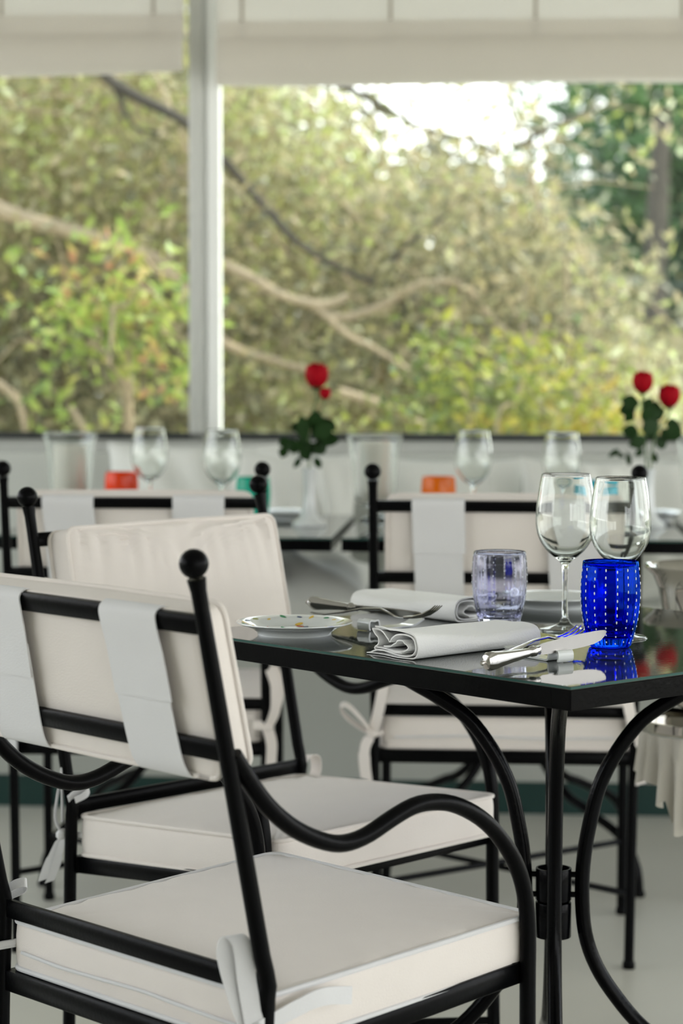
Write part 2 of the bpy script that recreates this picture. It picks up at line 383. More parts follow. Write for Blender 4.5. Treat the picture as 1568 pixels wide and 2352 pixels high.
# ------------------------------------------------------------------ cushions
def cushion(w0, w1, d, h, crown=0.012, rc=0.025, wr=0.0016, seed=0, slope=0.0, crown_b=0.003, name='seat_cushion', parent=None, m='canvas', pip='canvas', nper=112, piped=True, sag=0.0, pleat=0.0):
    """boxed cushion: back width w0, front width w1, depth d (y 0..d), height h; piping along both seams"""
    r = random.Random(seed); per = []
    cs = [(-w0 / 2, 0), (w0 / 2, 0), (w1 / 2, d), (-w1 / 2, d)]
    for k in range(4):
        p = Vector(cs[k]); q = Vector(cs[(k + 1) % 4]); nx = Vector(cs[(k + 2) % 4]); e = (q - p); L = e.length; e.normalize(); e2 = (nx - q).normalized()
        m_ = nper // 4 - 5
        for i in range(m_): per.append(p + e * (rc + (L - 2 * rc) * i / (m_ - 1)))
        a = q - e * rc; c = q + e2 * rc
        for i in range(1, 6):
            t = i / 6; per.append(a * (1 - t) ** 2 + q * 2 * t * (1 - t) + c * t * t)
    n = len(per); cx = Vector((0, d / 2))
    ph = [(r.uniform(0, 6.28), r.randint(14, 60), r.uniform(.3, 1)) for _ in range(9)]
    def wv(u, k=0): return sum(a * math.sin(f * u * 2 * PI + p + k) for p, f, a in ph) / 4
    rings = []
    def ring(s, z, out=0.0, wa=0.0, k=0):
        L = []
        for i, p in enumerate(per):
            q = cx + (p - cx) * s; dn = (p - cx).normalized(); q = q + dn * out
            pl = pleat * sum(a * math.sin(f * 5.5 * q.x * (1 + .15 * q.y / d) + p) for p, f, a in ph[:5]) / 2.5 * max(0, q.y / d - .1) ** 2.6 * min(1, (1 - s) * 14) * (1 if z > h * .9 and s < 1 else 0)
            L.append(Vector((q.x, q.y, z + pl + wa * wv(i / n, k) + slope * q.y - sag * math.sin(PI * i / n) * (1 if s > .9 else 0))))
        rings.append(L)
    for s, c in ((0.15, 1), (0.5, .8), (0.8, .4), (0.95, .1)): ring(s, -crown_b * c)
    ring(1.0, 0.0)
    for t in (0.12, 0.3, 0.5, 0.7, 0.88): ring(1.0, h * t, 0.004 * math.sin(PI * t) + 0.0008 * math.sin(9 * t))
    ring(1.0, h)
    for q_ in range(24):
        s = .978 - .92 * q_ / 23; ring(s, h, 0, wr * (1 if s > .9 else max(0, (s - .55) * 2.2)))
        for p_ in rings[-1]:
            X = min(1, abs(p_.x) / (w0 + w1) * 4); Y = min(1, abs(p_.y - d / 2) / d * 2)
            p_.z += crown * ((1 - X ** 3.5) * (1 - Y ** 3.5)) ** .7
    b = MB(); vs = [p for L in rings for p in L]; fs = []
    for i in range(len(rings) - 1):
        for k in range(n): j = (k + 1) % n; fs.append((i * n + k, i * n + j, (i + 1) * n + j, (i + 1) * n + k))
    fs.append(tuple(range(n - 1, -1, -1))); fs.append(tuple((len(rings) - 1) * n + k for k in range(n)))
    o = b.add(vs, fs).build(name, m, parent, angle=1.2)
    if piped:
        for z in (0.0, h):
            c = [Vector((p.x, p.y, z + slope * p.y - sag * math.sin(PI * i / n))) + Vector(((p - cx).normalized().x, (p - cx).normalized().y, 0)) * 0.0018 for i, p in enumerate(per)]
            MB().tube(c + [c[0], c[1]], 0.0032, 8, cap=False).build('piping', pip, o)
    return o

# ------------------------------------------------------------------ the wrought iron chair
CW, LEAN, Z3 = 0.4712, 0.2159, 0.467
def posty(z): return -LEAN * (z - Z3) if z > Z3 else -0.045 * (Z3 - z) * 0.9
ARM = [(-.045, .712), (-.027, .687), (-.001, .656), (.029, .631), (.06, .614), (.091, .603), (.116, .601), (.143, .606), (.176, .618), (.207, .627), (.236, .628), (.268, .622),
       (.302, .607), (.332, .586), (.36, .556), (.378, .526), (.388, .494), (.392, .455), (.392, .396), (.393, .3), (.396, .15), (.40, 0.0)]
def tie(par, side, kind, r):
    """a bow of tape round the post; outward = side, seen from behind"""
    kx, ky, kz = side * (CW / 2 + 0.004), -0.016, 0.425
    def P(o, z, y=0.0): return (kx + side * o, ky + y, kz + z)
    b = MB(); D = (0, 1, 0)
    b.ball((kx, ky, kz), 0.010, 10, (1.1, .8, .9))
    b.tube([(side * (CW / 2 - 0.012), 0.012, kz), P(-.014, 0, .0), P(0, 0)], 0.005, 6)
    wv = lambda y=0.4, x=1.0, z=0.25: (side * x, y, z)
    if kind == 'up':        # tall loop standing beside the post and two tails
        b.ribbon(catmull([P(-.008, 0, -.004), P(-.022, .035, -.010), P(-.036, .075, -.012), P(-.031, .094, -.010), P(-.020, .086, -.004), P(-.014, .045, -.002), P(-.002, .002, -.002)]), (side * .5, 1, .1), .020)
        b.ribbon(catmull([P(0, 0, 0), P(.006, .014, .04), P(.009, .022, .08), P(.006, .015, .125)]), (0.0, 0.05, 1), .019)
        b.ribbon(catmull([P(0, 0, 0), P(-.006, -.03, -.008), P(-.004, -.065, -.006)]), wv(), .018)
    elif kind == 'out':     # loop thrown outward, tail hanging, end reaching up
        b.ribbon(catmull([P(0, 0), P(.020, .028, -.006), P(.044, .052, -.008), P(.058, .050, -.002), P(.050, .032, .004), P(.024, .012, .004), P(0, 0)]), (0, 1, .35), .018)
        b.ribbon(catmull([P(0, 0), P(-.010, .035, -.006), P(-.018, .075, -.006), P(-.022, .10, -.002)]), wv(), .021)
        b.ribbon(catmull([P(0, 0), P(.012, -.022, -.004), P(.014, -.05, -.005), P(.010, -.085, -.003)]), wv(), [.010] * 3 + [.020] * 7 + [.024] * 9)
    elif kind == 'down':    # two limp tails hanging, a slack loop above
        Q = lambda h, z, y=0.0: (kx + side * (.685 * h + .7 * y), ky - .728 * h + .7 * y, kz + z)
        w_ = (side * .685, -.728, -.35)
        b.ribbon(catmull([Q(0, 0), Q(.010, -.020), Q(.021, -.045), Q(.027, -.066)]), w_, [.008] * 3 + [.014] * 6 + [.017] * 10)
        b.ribbon(catmull([Q(-.002, 0, .004), Q(.003, -.022, .008), Q(.010, -.048, .006), Q(.019, -.068, .004)]), w_, [.007] * 3 + [.011] * 6 + [.014] * 10)
        b.ribbon(catmull([Q(0, 0), Q(.010, .022), Q(.008, .050), Q(.002, .082), Q(0, .098, .006), Q(-.001, .07, .012), Q(-.001, .02, .008)]), (side * .8, .6, .1), [.010] * 3 + [.013] * 40)
        b.ribbon(catmull([Q(-.010, .055, .02), Q(-.024, .066, .016), Q(-.038, .070, .012), Q(-.036, .062, .018), Q(-.020, .054, .022)]), (side * .5, .3, .8), .012)
    elif kind == 'long':    # a long limp loop standing up along the post and tail down
        b.ribbon(catmull([P(0, 0), P(.014, .03, -.006), P(.016, .075, -.008), P(.006, .108, -.004), P(.012, .112, .002), P(.022, .07, .004), P(.010, .02, .002), P(0, 0)]), (side, .3, 0), .019)
        b.ribbon(catmull([P(0, 0), P(.008, -.03, -.004), P(.007, -.07, -.006), P(.010, -.12, -.003)]), wv(), .021)
        b.ribbon(catmull([P(0, 0), P(-.014, .006, -.008), P(-.026, .006, -.010)]), (0, .3, 1), [.008] * 4 + [.016] * 9)
    elif kind == 'side':    # round loop out to the side at the height of the rail
        b.ribbon(catmull([P(.002, 0), P(.010, .022, 0), P(.016, .045, 0), P(.034, .052, 0), P(.046, .044, 0), P(.046, .022, 0), P(.030, .006, 0), P(.006, -.008, 0)]), (side * .3, 1, .1), .019)
        b.ribbon(catmull([P(0, 0), P(.004, -.025, 0), P(.010, -.05, -.004)]), wv(), .018)
    o = b.build('tie', 'canvas2' if kind in ('up', 'down') else 'canvas', par, angle=0.9)
    return o

def make_chair(x, y, rz, label, seed, ties, detail=True):
    root = empty('dining_chair', (x, y, 0), rz); tag(root, label, 'chair', 'black iron dining chairs with cream cushions')
    seg = 14
    for s in (-1, 1):
        pts = [(s * (CW / 2 - .006), posty(0), 0.006), (s * (CW / 2 - .003), posty(.2), .2)] + [(s * CW / 2, posty(z), z) for z in (.36, .43, .455)] + [(s * CW / 2, .0015, .467), (s * CW / 2, posty(.48) + .001, .482)] + [(s * CW / 2, posty(z), z) for z in (.50, .6, .7, .8, .862, .880, .893)]
        rad = [.0092] * (len(pts) - 6) + [.0090, .0088, .0084, .0080, .0082, .0098]
        p = MB().tube(pts, rad, seg).build('back_post', 'iron', root)
        MB().ball((s * CW / 2, posty(.908), .908), .0150, 20).build('finial', 'iron', p)
        MB().lathe([(.0105, 0), (.0118, .002), (.0118, .010), (.0100, .014)], 14, (s * (CW / 2 - .006), posty(0), 0)).build('foot_cap', 'iron', p)
        a = catmull([(s * CW / 2, q, z) for q, z in ARM], 3)
        arm = MB().tube(a[:-1] + [Vector((s * CW / 2, .40, .006))], .0095, seg).build('armrest', 'iron', root)
        MB().lathe([(.0105, 0), (.0118, .002), (.0118, .010), (.0100, .014)], 14, (s * CW / 2, .40, 0)).build('foot_cap', 'iron', arm)
    def bar(nm, z, h, yo=0.0, th=.007):
        L = Matrix.Translation((0, posty(z) + yo, z)) @ Matrix.Rotation(math.atan(LEAN) if z > Z3 + .01 else 0.0, 4, 'X')
        MB().box(-CW / 2 + .004, CW / 2 - .004, -th / 2, th / 2, -h / 2, h / 2, bev=.001, mtx=L).build(nm, 'iron', root)
    bar('top_rail', .846, .0205); bar('lower_rail', .7155, .0205); bar('seat_rail', .467, .0215)
    b = MB()
    zf = lambda yy: .382 + .03 * yy / .4
    b.box(-CW / 2 + .004, CW / 2 - .004, -.006, .006, .370, .394, bev=.001)
    for s in (-1, 1):
        q = Matrix.Rotation(math.atan(.03 / .4), 4, 'X')
        b.box(s * (CW / 2 - .013) - .007, s * (CW / 2 - .013) + .007, 0, .388, -.012, .012, bev=.001, mtx=Matrix.Translation((0, 0, .382)) @ q)
    b.box(-CW / 2 + .008, CW / 2 - .008, .376, .390, .399, .423, bev=.001)
    b.build('seat_frame', 'iron', root)
    MB().box(-CW / 2 + .02, CW / 2 - .02, .005, .378, -.002, .002, mtx=Matrix.Translation((0, 0, .392)) @ Matrix.Rotation(math.atan(.03 / .4), 4, 'X')).build('seat_pan', 'iron', root, smooth=False)
    for s in (-1, 1):
        MB().tube([(-s * (CW / 2 - .004), posty(.145), .142 + .006 * s), (s * (CW / 2 - .002), .396, .142 + .006 * s)], .0062, 8).build('stretcher', 'iron', root)
    # seat cushion
    sc = cushion(.452, .448, .405, .055, crown=.012, rc=.022, seed=seed, slope=.053, wr=.003, parent=root, pip='canvas2' if seed == 1 else 'canvas')
    sc.location = (0, .004, .3975)
    for s, k in zip((-1, 1), ties): 
        if k: t = tie(sc, s, k, seed); t.location = (0, -.004, -.3975)
    HB = .175
    zp = MB().tube(catmull([(x_, -.0052 + .0006 * math.sin(x_ * 60), .021 + .0016 * math.sin(x_ * 23 + seed)) for x_ in [-.20 + .04 * k for k in range(11)]], 4), .0022, 6).build('zip_seam', 'canvas2', sc)
    # back cushion, standing against the rails
    bc = cushion(.424, .420, HB, .040, crown=.013, rc=.018, seed=seed + 20, wr=.0012, pleat=.012, parent=root, name='back_cushion', crown_b=.002)
    ang = math.atan(LEAN)
    # local x -> x, y -> up along posts, z -> forward
    R = Matrix(((1, 0, 0), (0, -math.sin(ang), math.cos(ang)), (0, math.cos(ang), math.sin(ang)))).to_4x4()
    R = Matrix(((-1, 0, 0, 0), (0, 1, 0, 0), (0, 0, 1, 0), (0, 0, 0, 1))) @ R
    z0 = .682; base = Vector((0, posty(z0), z0)) + Vector((0, math.cos(ang), math.sin(ang))) * .006
    bc.matrix_basis = Matrix.Translation(base) @ R
    for s in (-1, 1):
        b = MB(); c = s * .119; tl = .012 * random.Random(seed * 5 + s).uniform(-1, 1)
        b.ribbon(catmull([(c, HB - .008, .004), (c, HB + .004, .0015), (c, HB + .0045, -.006), (c, HB - .001, -.0125), (c, HB - .014, -.0135), (c + tl * .3, .13, -.0125), (c + tl * .6, .082, -.0135)], 5), (1, 0, 0), .094, .0016)
        b.ribbon(catmull([(c + tl, .004, .004), (c + tl, -.004, .0), (c + tl * .8, .004, -.007), (c + tl * .5, .03, -.0108), (c, .12, -.0112)], 5), (1, 0, 0), .088, .0014)
        b.build('strap', 'canvas2', bc, angle=.9)
    return root
make_chair(-.2347, 2.5341, -.8275, 'nearest black iron dining chair with cream cushions, seen from behind in the foreground', 1, ('down', 'up'))
make_chair(-.2246, 3.49, -2.325, 'black iron dining chair turned towards the camera at the left side of the near table', 2, ('side', 'down'))
make_chair(.2971, 4.2331, -.0728, 'black iron dining chair seen from behind at the right-hand far table', 3, ('out', 'out'))
make_chair(-.3752, 4.322, -.0338, 'black iron dining chair seen from behind at the left-hand far table', 4, ('up', 'long'))

# ------------------------------------------------------------------ tables
LEGP = [(.25, .716), (.19, .680), (.155, .660), (.115, .632), (.083, .590), (.0605, .545), (.049, .50), (.0405, .45), (.038, .40), (.0425, .345), (.058, .300), (.085, .258), (.120, .218),
        (.17, .180), (.21, .165), (.25, .148), (.30, .128), (.340, .10), (.365, .055), (.372, .006)]
def make_table(x, y, rz, label, size=.6972):
    root = empty('bistro_table', (x, y, 0), rz); tag(root, label, 'table', 'square black iron tables with dark glass tops')
    h = size / 2
    b = MB(); b.box(-h, h, -h, h, .7410, .7450, bev=.0006); 
    top = b.build('glass_top', ['tglass', 'tedge'], root, smooth=False)
    for p in top.data.polygons:
        p.material_index = 1 if abs(p.normal.z) < .5 else 0
    f = MB()
    for (x0, x1, y0, y1) in ((-h, h, -h, -h + .03), (-h, h, h - .03, h), (-h, -h + .03, -h + .03, h - .03), (h - .03, h, -h + .03, h - .03)):
        f.box(x0, x1, y0, y1, .717, .7408, bev=.0008)
    f.build('top_frame', 'iron_gloss', root, smooth=False)
    MB().box(-h + .03, h - .03, -h + .03, h - .03, .732, .7405).build('under_panel', 'iron_gloss', root, smooth=False)
    for k in range(4):
        a = PI / 4 + k * PI / 2; c, s = math.cos(a), math.sin(a)
        l = MB().tube(catmull([(r * c, r * s, z) for r, z in LEGP], 4), .0100, 14).build('leg', 'iron_gloss', root)
        MB().lathe([(.011, 0), (.0125, .002), (.0125, .009), (.0105, .012)], 14, (.372 * c, .372 * s, 0)).build('foot_cap', 'iron_gloss', l)
    r = MB()
    for z0, z1 in ((.389, .432), (.339, .386)):
        r.lathe([(.0235, z0), (.0240, z0 + .001), (.0240, z1 - .001), (.0235, z1), (.0212, z1), (.0212, z0)], 32, closed=True)
    r.build('centre_ring', 'iron_gloss', root)
    q = MB()
    for k in range(4):
        a = PI / 4 + k * PI / 2
        for z in (.423, .396): q.tube([(.022 * math.cos(a), .022 * math.sin(a), z), (.031 * math.cos(a), .031 * math.sin(a), z)], .004, 8)
    q.build('ring_weld', 'iron_gloss', root)
    return root
make_table(.2839, 3.0823, .7291, 'near black iron table with dark mirror glass top laid with blue and lilac glasses')
for s0, lab in ((-.72, 'left-hand far black iron table under the left bud vase'), (-.003, 'right-hand far black iron table holding the wide hurricane candle'), (.714, 'far black iron table cut off at the right edge')):
    p = room(s0 + .3486 + .18 * 0 - .0, 4.712 + .3486)
    # room() turns about the origin; shift so that the fronts line up with the photograph
    p = room(s0 + .3486 - .337, 4.712 + .3486) 
    make_table(p.x, p.y, RZ, lab)

# ------------------------------------------------------------------ banquette with pillows
bq = empty('banquette', room(0, 0), RZ); tag(bq, 'long built-in white cushioned banquette with a grey front under the window', 'bench')
rbox('plinth', 'green', XL + .01, XR - .01, 5.655, 5.70, 0.0, .080, parent=bq)
rbox('front_panel', 'panel', XL + .01, XR - .01, 5.650, 5.69, .0805, .40, parent=bq)
rbox('seat_board', 'panel', XL + .01, XR - .01, 5.69, 6.12, .36, .40, parent=bq)
for k in range(5):
    s0 = XL + .02 + k * 1.43
    rbox('seat_cushion', 'pillow', s0, s0 + 1.42, 5.63, 6.02, .40, .50, parent=bq, bev=.03)
    rbox('backrest', 'backrest', s0, s0 + 1.42, 6.02, 6.125, .50, .862, parent=bq, bev=.03)
def pillow(x, y, z, w, h, th, rx, ry, rzz, label, seed, flat=1.0):
    r = random.Random(seed); n = 26; b = MB(); vs = []; fs = []
    ph = [(r.uniform(0, 6.28), r.uniform(3, 12), r.uniform(2, 7)) for _ in range(6)]
    for side in (1, -1):
        for j in range(n + 1):
            for i in range(n + 1):
                u = -1 + 2 * i / n; v = -1 + 2 * j / n
                pin = 1 - .07 * (u * u * (1 - abs(v) ** 2.5) * 0 + (1 - abs(u) ** 3) * abs(v) ** 4)
                pu = 1 - .07 * (1 - abs(v) ** 3) * abs(u) ** 4
                t = ((1 - abs(u) ** 2.6) * (1 - abs(v) ** 2.6)) ** .5
                wr = sum(math.sin(a * 1.3 * u + c * v + p) for p, a, c in ph) / 6 * .030 * (t + .1)
                vs.append((u * w / 2 * pu, side * (th / 2 * t + (wr if side > 0 else -wr) * .8 + .002), v * h / 2 * pin))
    N = (n + 1) ** 2
    for j in range(n):
        for i in range(n):
            a = j * (n + 1) + i; fs.append((a, a + 1, a + n + 2, a + n + 1)); fs.append((N + a + n + 1, N + a + n + 2, N + a + 1, N + a))
    for i in range(n):
        fs.append((i, N + i, N + i + 1, i + 1)); a = n * (n + 1) + i; fs.append((a, a + 1, N + a + 1, N + a))
        a = i * (n + 1); fs.append((a, a + n + 1, N + a + n + 1, N + a)); a += n; fs.append((a, N + a, N + a + n + 1, a + n + 1))
    o = b.add(vs, fs).build('pillow', 'pillow', None, angle=1.5); o.location = (x, y, z); o.rotation_euler = Euler((rx, ry, rzz), 'XYZ')
    tag(o, label, 'pillow', 'white scatter pillows on the banquette'); return o
pillow(-.37, 5.895, .700, .46, .40, .13, -.25, 0, RZ, 'white pillow leaning on the banquette behind the two left far wine glasses', 1)
pillow(-.125, 5.71, .700, .33, .37, .12, -.22, .03, RZ - .12, 'white pillow on the banquette behind the left bud vase', 2)
pillow(.275, 5.80, .687, .36, .36, .12, -.25, 0, RZ, 'white pillow on the banquette behind the amber tumbler', 3)
pillow(.575, 5.66, .690, .29, .36, .11, -.25, .03, RZ + .05, 'white pillow on the banquette behind the turquoise tumbler', 4)
pillow(.93, 5.79, .683, .42, .36, .13, -.25, 0, RZ, 'white pillow at the right edge behind the right-hand roses', 5)
pillow(-.135, 5.43, .578, .42, .34, .15, -1.45, 0, RZ, 'white pillow lying flat on the front of the banquette seat', 6)

# ------------------------------------------------------------------ tableware
TZ = .745
def tumbler(x, y, label, m, clear, h=.106, sc=1.0, group=None, rot=0.0):
    """barrel tumbler with fluted wall; dots of enamel run down each flute"""
    root = empty('tumbler', (x, y, TZ), rot); tag(root, label, 'glass', 'fluted coloured tumblers')
    out = [(.0225, 0), (.0260, .002), (.0285, .010), (.0325, .025), (.0358, .044), (.0374, .062), (.0373, .080), (.0360, .095), (.0350, h - .001)]
    inn = [(.0338, h - .0005), (.0347, .095), (.0354, .080), (.0353, .062), (.0336, .044), (.0300, .026), (.0240, .0145), (.001, .0125)]
    NF = 16; rf = lambda t, z: 1 + .016 * abs(math.cos(t * NF / 2)) * (1 if z < h - .003 else .4)
    prof = [(r * sc, z) for r, z in ([(.001, .001)] + out + inn)]
    # refine
    pr = []
    for i in range(len(prof) - 1):
        for k in range(2): t = k / 2; pr.append((prof[i][0] * (1 - t) + prof[i + 1][0] * t, prof[i][1] * (1 - t) + prof[i + 1][1] * t))
    pr.append(prof[-1])
    MB().lathe(pr, 144 if clear else 72, rfun=rf).build('body', m, root, angle=1.2)
    if clear:
        d = MB()
        def rad(z):
            for i in range(len(out) - 1):
                if out[i][1] <= z <= out[i + 1][1]:
                    t = (z - out[i][1]) / (out[i + 1][1] - out[i][1]); return (out[i][0] * (1 - t) + out[i + 1][0] * t) * sc
            return out[-1][0] * sc
        for k in range(NF):
            a = 2 * PI * k / NF + (0 if True else 0)
            for j in range(11):
                z = .007 + j * .0091 + (.002 if k % 2 else 0)
                r = rad(z) * 1.0150
                lean_ = 0
                d.ball((r * math.cos(a), r * math.sin(a), z), .0010 if m == 'g_blue' else .0007, 6, (1, 1, 2.2 if j > 2 else 1.4))
        dd = d.build('enamel_dots', 'dot', root); dd['kind'] = 'stuff'
    return root
tumbler(.2150, 3.167, 'pale lilac fluted glass tumbler behind the near folded napkin', 'g_lilac', True, .104, rot=.1)
tumbler(.3410, 2.952, 'cobalt blue fluted tumbler dotted with white, at the knife tip', 'g_blue', True, .110, rot=.12)
for px, Y, m, lab in ((279, 5.27, 'g_orange', 'orange-red fluted tumbler beside the left-hand candle'), (581, 5.07, 'g_green', 'emerald green fluted tumbler behind the left far chair finial'),
                      (1007, 5.10, 'g_amber', 'bright amber fluted tumbler on the right-hand far table'), (1373, 4.95, 'g_turq', 'turquoise fluted tumbler seen through the near wine glasses')):
    p = at(px, 1100, Y); tumbler(p.x, p.y, lab, m, False, .106)

def wine_prof(h=.21):
    o = [(.001, 0), (.0345, .0), (.0352, .0012), (.0340, .0026), (.022, .0048), (.010, .0085), (.0055, .015), (.0042, .026), (.0038, .05), (.0040, .075), (.0052, .088), (.0100, .0945), (.0180, .1005), (.0270, .1095),
         (.0345, .121), (.0390, .1345), (.0403, .148), (.0397, .163), (.0380, .178), (.0356, .194), (.0328, .2095), (.0322, .2100)]
    i = [(.0316, .2095), (.0344, .194), (.0368, .178), (.0385, .163), (.0391, .148), (.0378, .135), (.0333, .1222), (.0256, .1110), (.0165, .1030), (.008, .0985), (.0008, .0972)]
    return o + i
def wine(x, y, label, base=None):
    if base:
        r = copy_tree(base); r.location = (x, y, TZ)
    else:
        r = empty('wine_glass', (x, y, TZ))
        pts = [Vector((a, 0, c)) for a, c in wine_prof()]
        q = catmull(pts, 3)
        MB().lathe([(max(p.x, .0006), p.z) for p in q], 64).build('bowl_and_stem', 'glass', r, angle=1.3)
    tag(r, label, 'glass', 'stemmed wine glasses'); return r
w0 = wine(.3010, 3.133, 'clear wine glass standing between the lilac and the cobalt tumblers')
wine(.3640, 3.046, 'clear wine glass standing directly behind the cobalt blue tumbler', w0)
for px, Y, lab in ((343, 5.13, 'leftmost wine glass on the left far table beside the orange-red tumbler'), (510, 4.98, 'wine glass below the white window post on the left far table'),
                   (1087, 5.0, 'wine glass right of the amber tumbler on the right far table'), (1290, 4.90, 'wine glass left of the turquoise tumbler on the right far table')):
    p = at(px, 1000, Y); wine(p.x, p.y, lab, w0)

def plate(x, y, label, decor=False, R=.077, base=None):
    r = empty('side_plate', (x, y, TZ)); tag(r, label, 'plate', 'white porcelain side plates')
    k = R / .077
    prof = [(.001, .0022), (.044, .0022), (.0465, .0), (.0490, .0), (.0495, .0035), (.056, .0080), (.066, .0122), (.0755, .0150), (.0770, .0160), (.0768, .0172), (.0750, .0172), (.064, .0140), (.054, .0098), (.049, .0062), (.044, .0052), (.001, .0050)]
    MB().lathe([(a * k, z) for a, z in prof], 72).build('dish', 'porcelain', r, angle=.9)
    if decor:
        cols = [('red', (.55, .03, .02)), ('green', (.03, .25, .10)), ('yellow', (.75, .5, .06)), ('navy', (.03, .06, .16)), ('olive', (.35, .38, .10))]
        for nm, c in cols: M['paint_' + nm] = mat('painted_' + nm, c, .2, var=.1)
        # painted sprays on the rim and well: thin enamel leaves
        rr = random.Random(3); bs = {nm: MB() for nm, _ in cols}
        items = []
        for a in range(20, 360, 17):
            items.append((.066 + rr.uniform(-.003, .003), math.radians(a + rr.uniform(-4, 4)), rr.choice(['green', 'green', 'olive', 'red', 'yellow', 'navy']), rr.uniform(.0035, .0065)))
        items += [(.040, math.radians(80), 'red', .007), (.036, math.radians(66), 'navy', .0065), (.050, math.radians(84), 'yellow', .006), (.030, math.radians(25), 'green', .006), (.044, math.radians(12), 'green', .006), (.046, math.radians(-4), 'red', .006), (.020, math.radians(-70), 'red', .004)]
        for rd, a, c, s in items:
            z = .0058 if rd < .046 else .0058 + (rd - .046) * .43 + .0002
            n = 8; t = rr.uniform(0, 3.14)
            slope = Vector((math.cos(a), math.sin(a), .43 if rd > .046 else 0)).normalized(); tg = Vector((-math.sin(a), math.cos(a), 0))
            ce = Vector((rd * math.cos(a), rd * math.sin(a), z)); nn = slope.cross(tg).normalized(); nn = nn if nn.z > 0 else -nn
            vs = [ce + (slope * math.cos(t) - tg * math.sin(t)) * s * math.cos(2 * PI * i / n) + (slope * math.sin(t) + tg * math.cos(t)) * s * .45 * math.sin(2 * PI * i / n) for i in range(n)]
            vs = [v + nn * .0004 for v in vs] + [v - nn * .0004 for v in vs]
            bs[c].add(vs, [tuple(range(n)), tuple(range(2 * n - 1, n - 1, -1))] + [(i, i + n, (i + 1) % n + n, (i + 1) % n) for i in range(n)])
        for nm, _ in cols:
            if bs[nm].v: bs[nm].build('painted_decor', 'paint_' + nm, r, smooth=False)
    return r
plate(-.062, 3.082, 'white side plate painted with small coloured sprigs, at the left of the near table', True)
plate(.3130, 3.425, 'plain white side plate at the back of the near table behind the wine glass', False)
p = at(652, 1176, 5.30); plate(p.x, p.y, 'white side plate on the left far table beside the bud vase')
p = at(1498, 1176, 5.30); plate(p.x, p.y, 'white side plate on the right far table beside the rose vase')

A_ = Vector((.745, .666, 0)); B_ = Vector((-.666, .745, 0))       # directions of the near table's edges
# napkins: one long strip of linen folded over and over
def napkin(o, ax, wd, L, label, flip=False):
    """o = bottom corner, ax = long direction, wd = direction across, folds seen at the start"""
    r = empty('napkin', (o.x, o.y, TZ)); tag(r, label, 'napkin', 'folded white linen napkins')
    W_ = .088
    sec = [(0.006, .0012), (.020, .0062), (.050, .0052), (.075, .0038), (.0865, .0065), (.0905, .0145), (.0865, .0235), (.076, .0275), (.062, .0272), (.052, .0235), (.045, .0195), (.038, .0215), (.028, .0275), (.018, .0300), (.010, .0290)]
    sec2 = [(0.002, .0010), (.030, .0010), (.070, .0010), (.088, .0022), (.0935, .0100), (.0925, .0200), (.0865, .0275), (.074, .0310), (.060, .0325), (.045, .0322), (.030, .0330), (.014, .0325)]
    sec3 = [(.016, .0095), (.035, .0090), (.060, .0085), (.074, .0100), (.0800, .0140), (.0760, .0190), (.066, .0210), (.055, .0175), (.045, .0130), (.030, .0120)]
    sec4 = [(.010, .0290), (.014, .0240), (.020, .0190), (.019, .0130), (.014, .0090), (.018, .0060), (.050, .0068), (.070, .0072)]
    for nm, sc_, th in (('outer_layer', sec2, .0019), ('inner_layer', sec, .0017), ('inner_roll', sec3, .0016), ('tucked_edge', sec4, .0016)):
        pts = catmull([(a, 0, z) for a, z in sec_scale(sc_)], 5); n = len(pts); K = 26; b = MB(); vs = []; fs = []
        for j in range(K + 1):
            u = j / K
            for side in (0, 1):
                for i, q in enumerate(pts):
                    t = (pts[min(i + 1, n - 1)] - pts[max(i - 1, 0)]).normalized(); nn = Vector((-t.z, 0, t.x)) * (th * (side - .5))
                    sag = 1 - .16 * math.sin(PI * u) * min(1, q.z / .02) - .05 * math.sin(7 * u + q.x * 40) * min(1, q.z / .02) - (.14 * u)
                    fl = 1 + .10 * (1 - u) ** 6
                    z = max(.0008, (q.z + nn.z) * sag * (fl if q.z > .02 else 1)); a = q.x + nn.x + .002 * math.sin(5 * u + 2)
                    vs.append(wd * a + ax * (L * u + (.004 * math.sin(q.x * 70) if j == 0 else 0)) + Vector((0, 0, z)))
        for j in range(K):
            for i in range(n - 1):
                a = j * 2 * n + i; c = a + 2 * n
                fs.append((a, a + 1, c + 1, c)); fs.append((a + n, c + n, c + n + 1, a + n + 1))
            for i in (0, n - 1):
                a = j * 2 * n + i; fs.append((a, a + n, a + 3 * n, a + 2 * n))
        for j in (0, K):
            for i in range(n - 1): a = j * 2 * n + i; fs.append((a, a + 1, a + n + 1, a + n))
        b.add(vs, fs).build(nm, 'linen', r, angle=1.3)
    return r
def sec_scale(s): return s
napkin(Vector((.0285, 2.882, 0)), A_, -B_, .216, 'white folded linen napkin at the near edge beside the silver knife')
o1 = Vector((.228, 3.275, 0))
napkin(o1, B_, -A_, .215, 'white folded linen napkin behind the fork and left of the lilac tumbler')

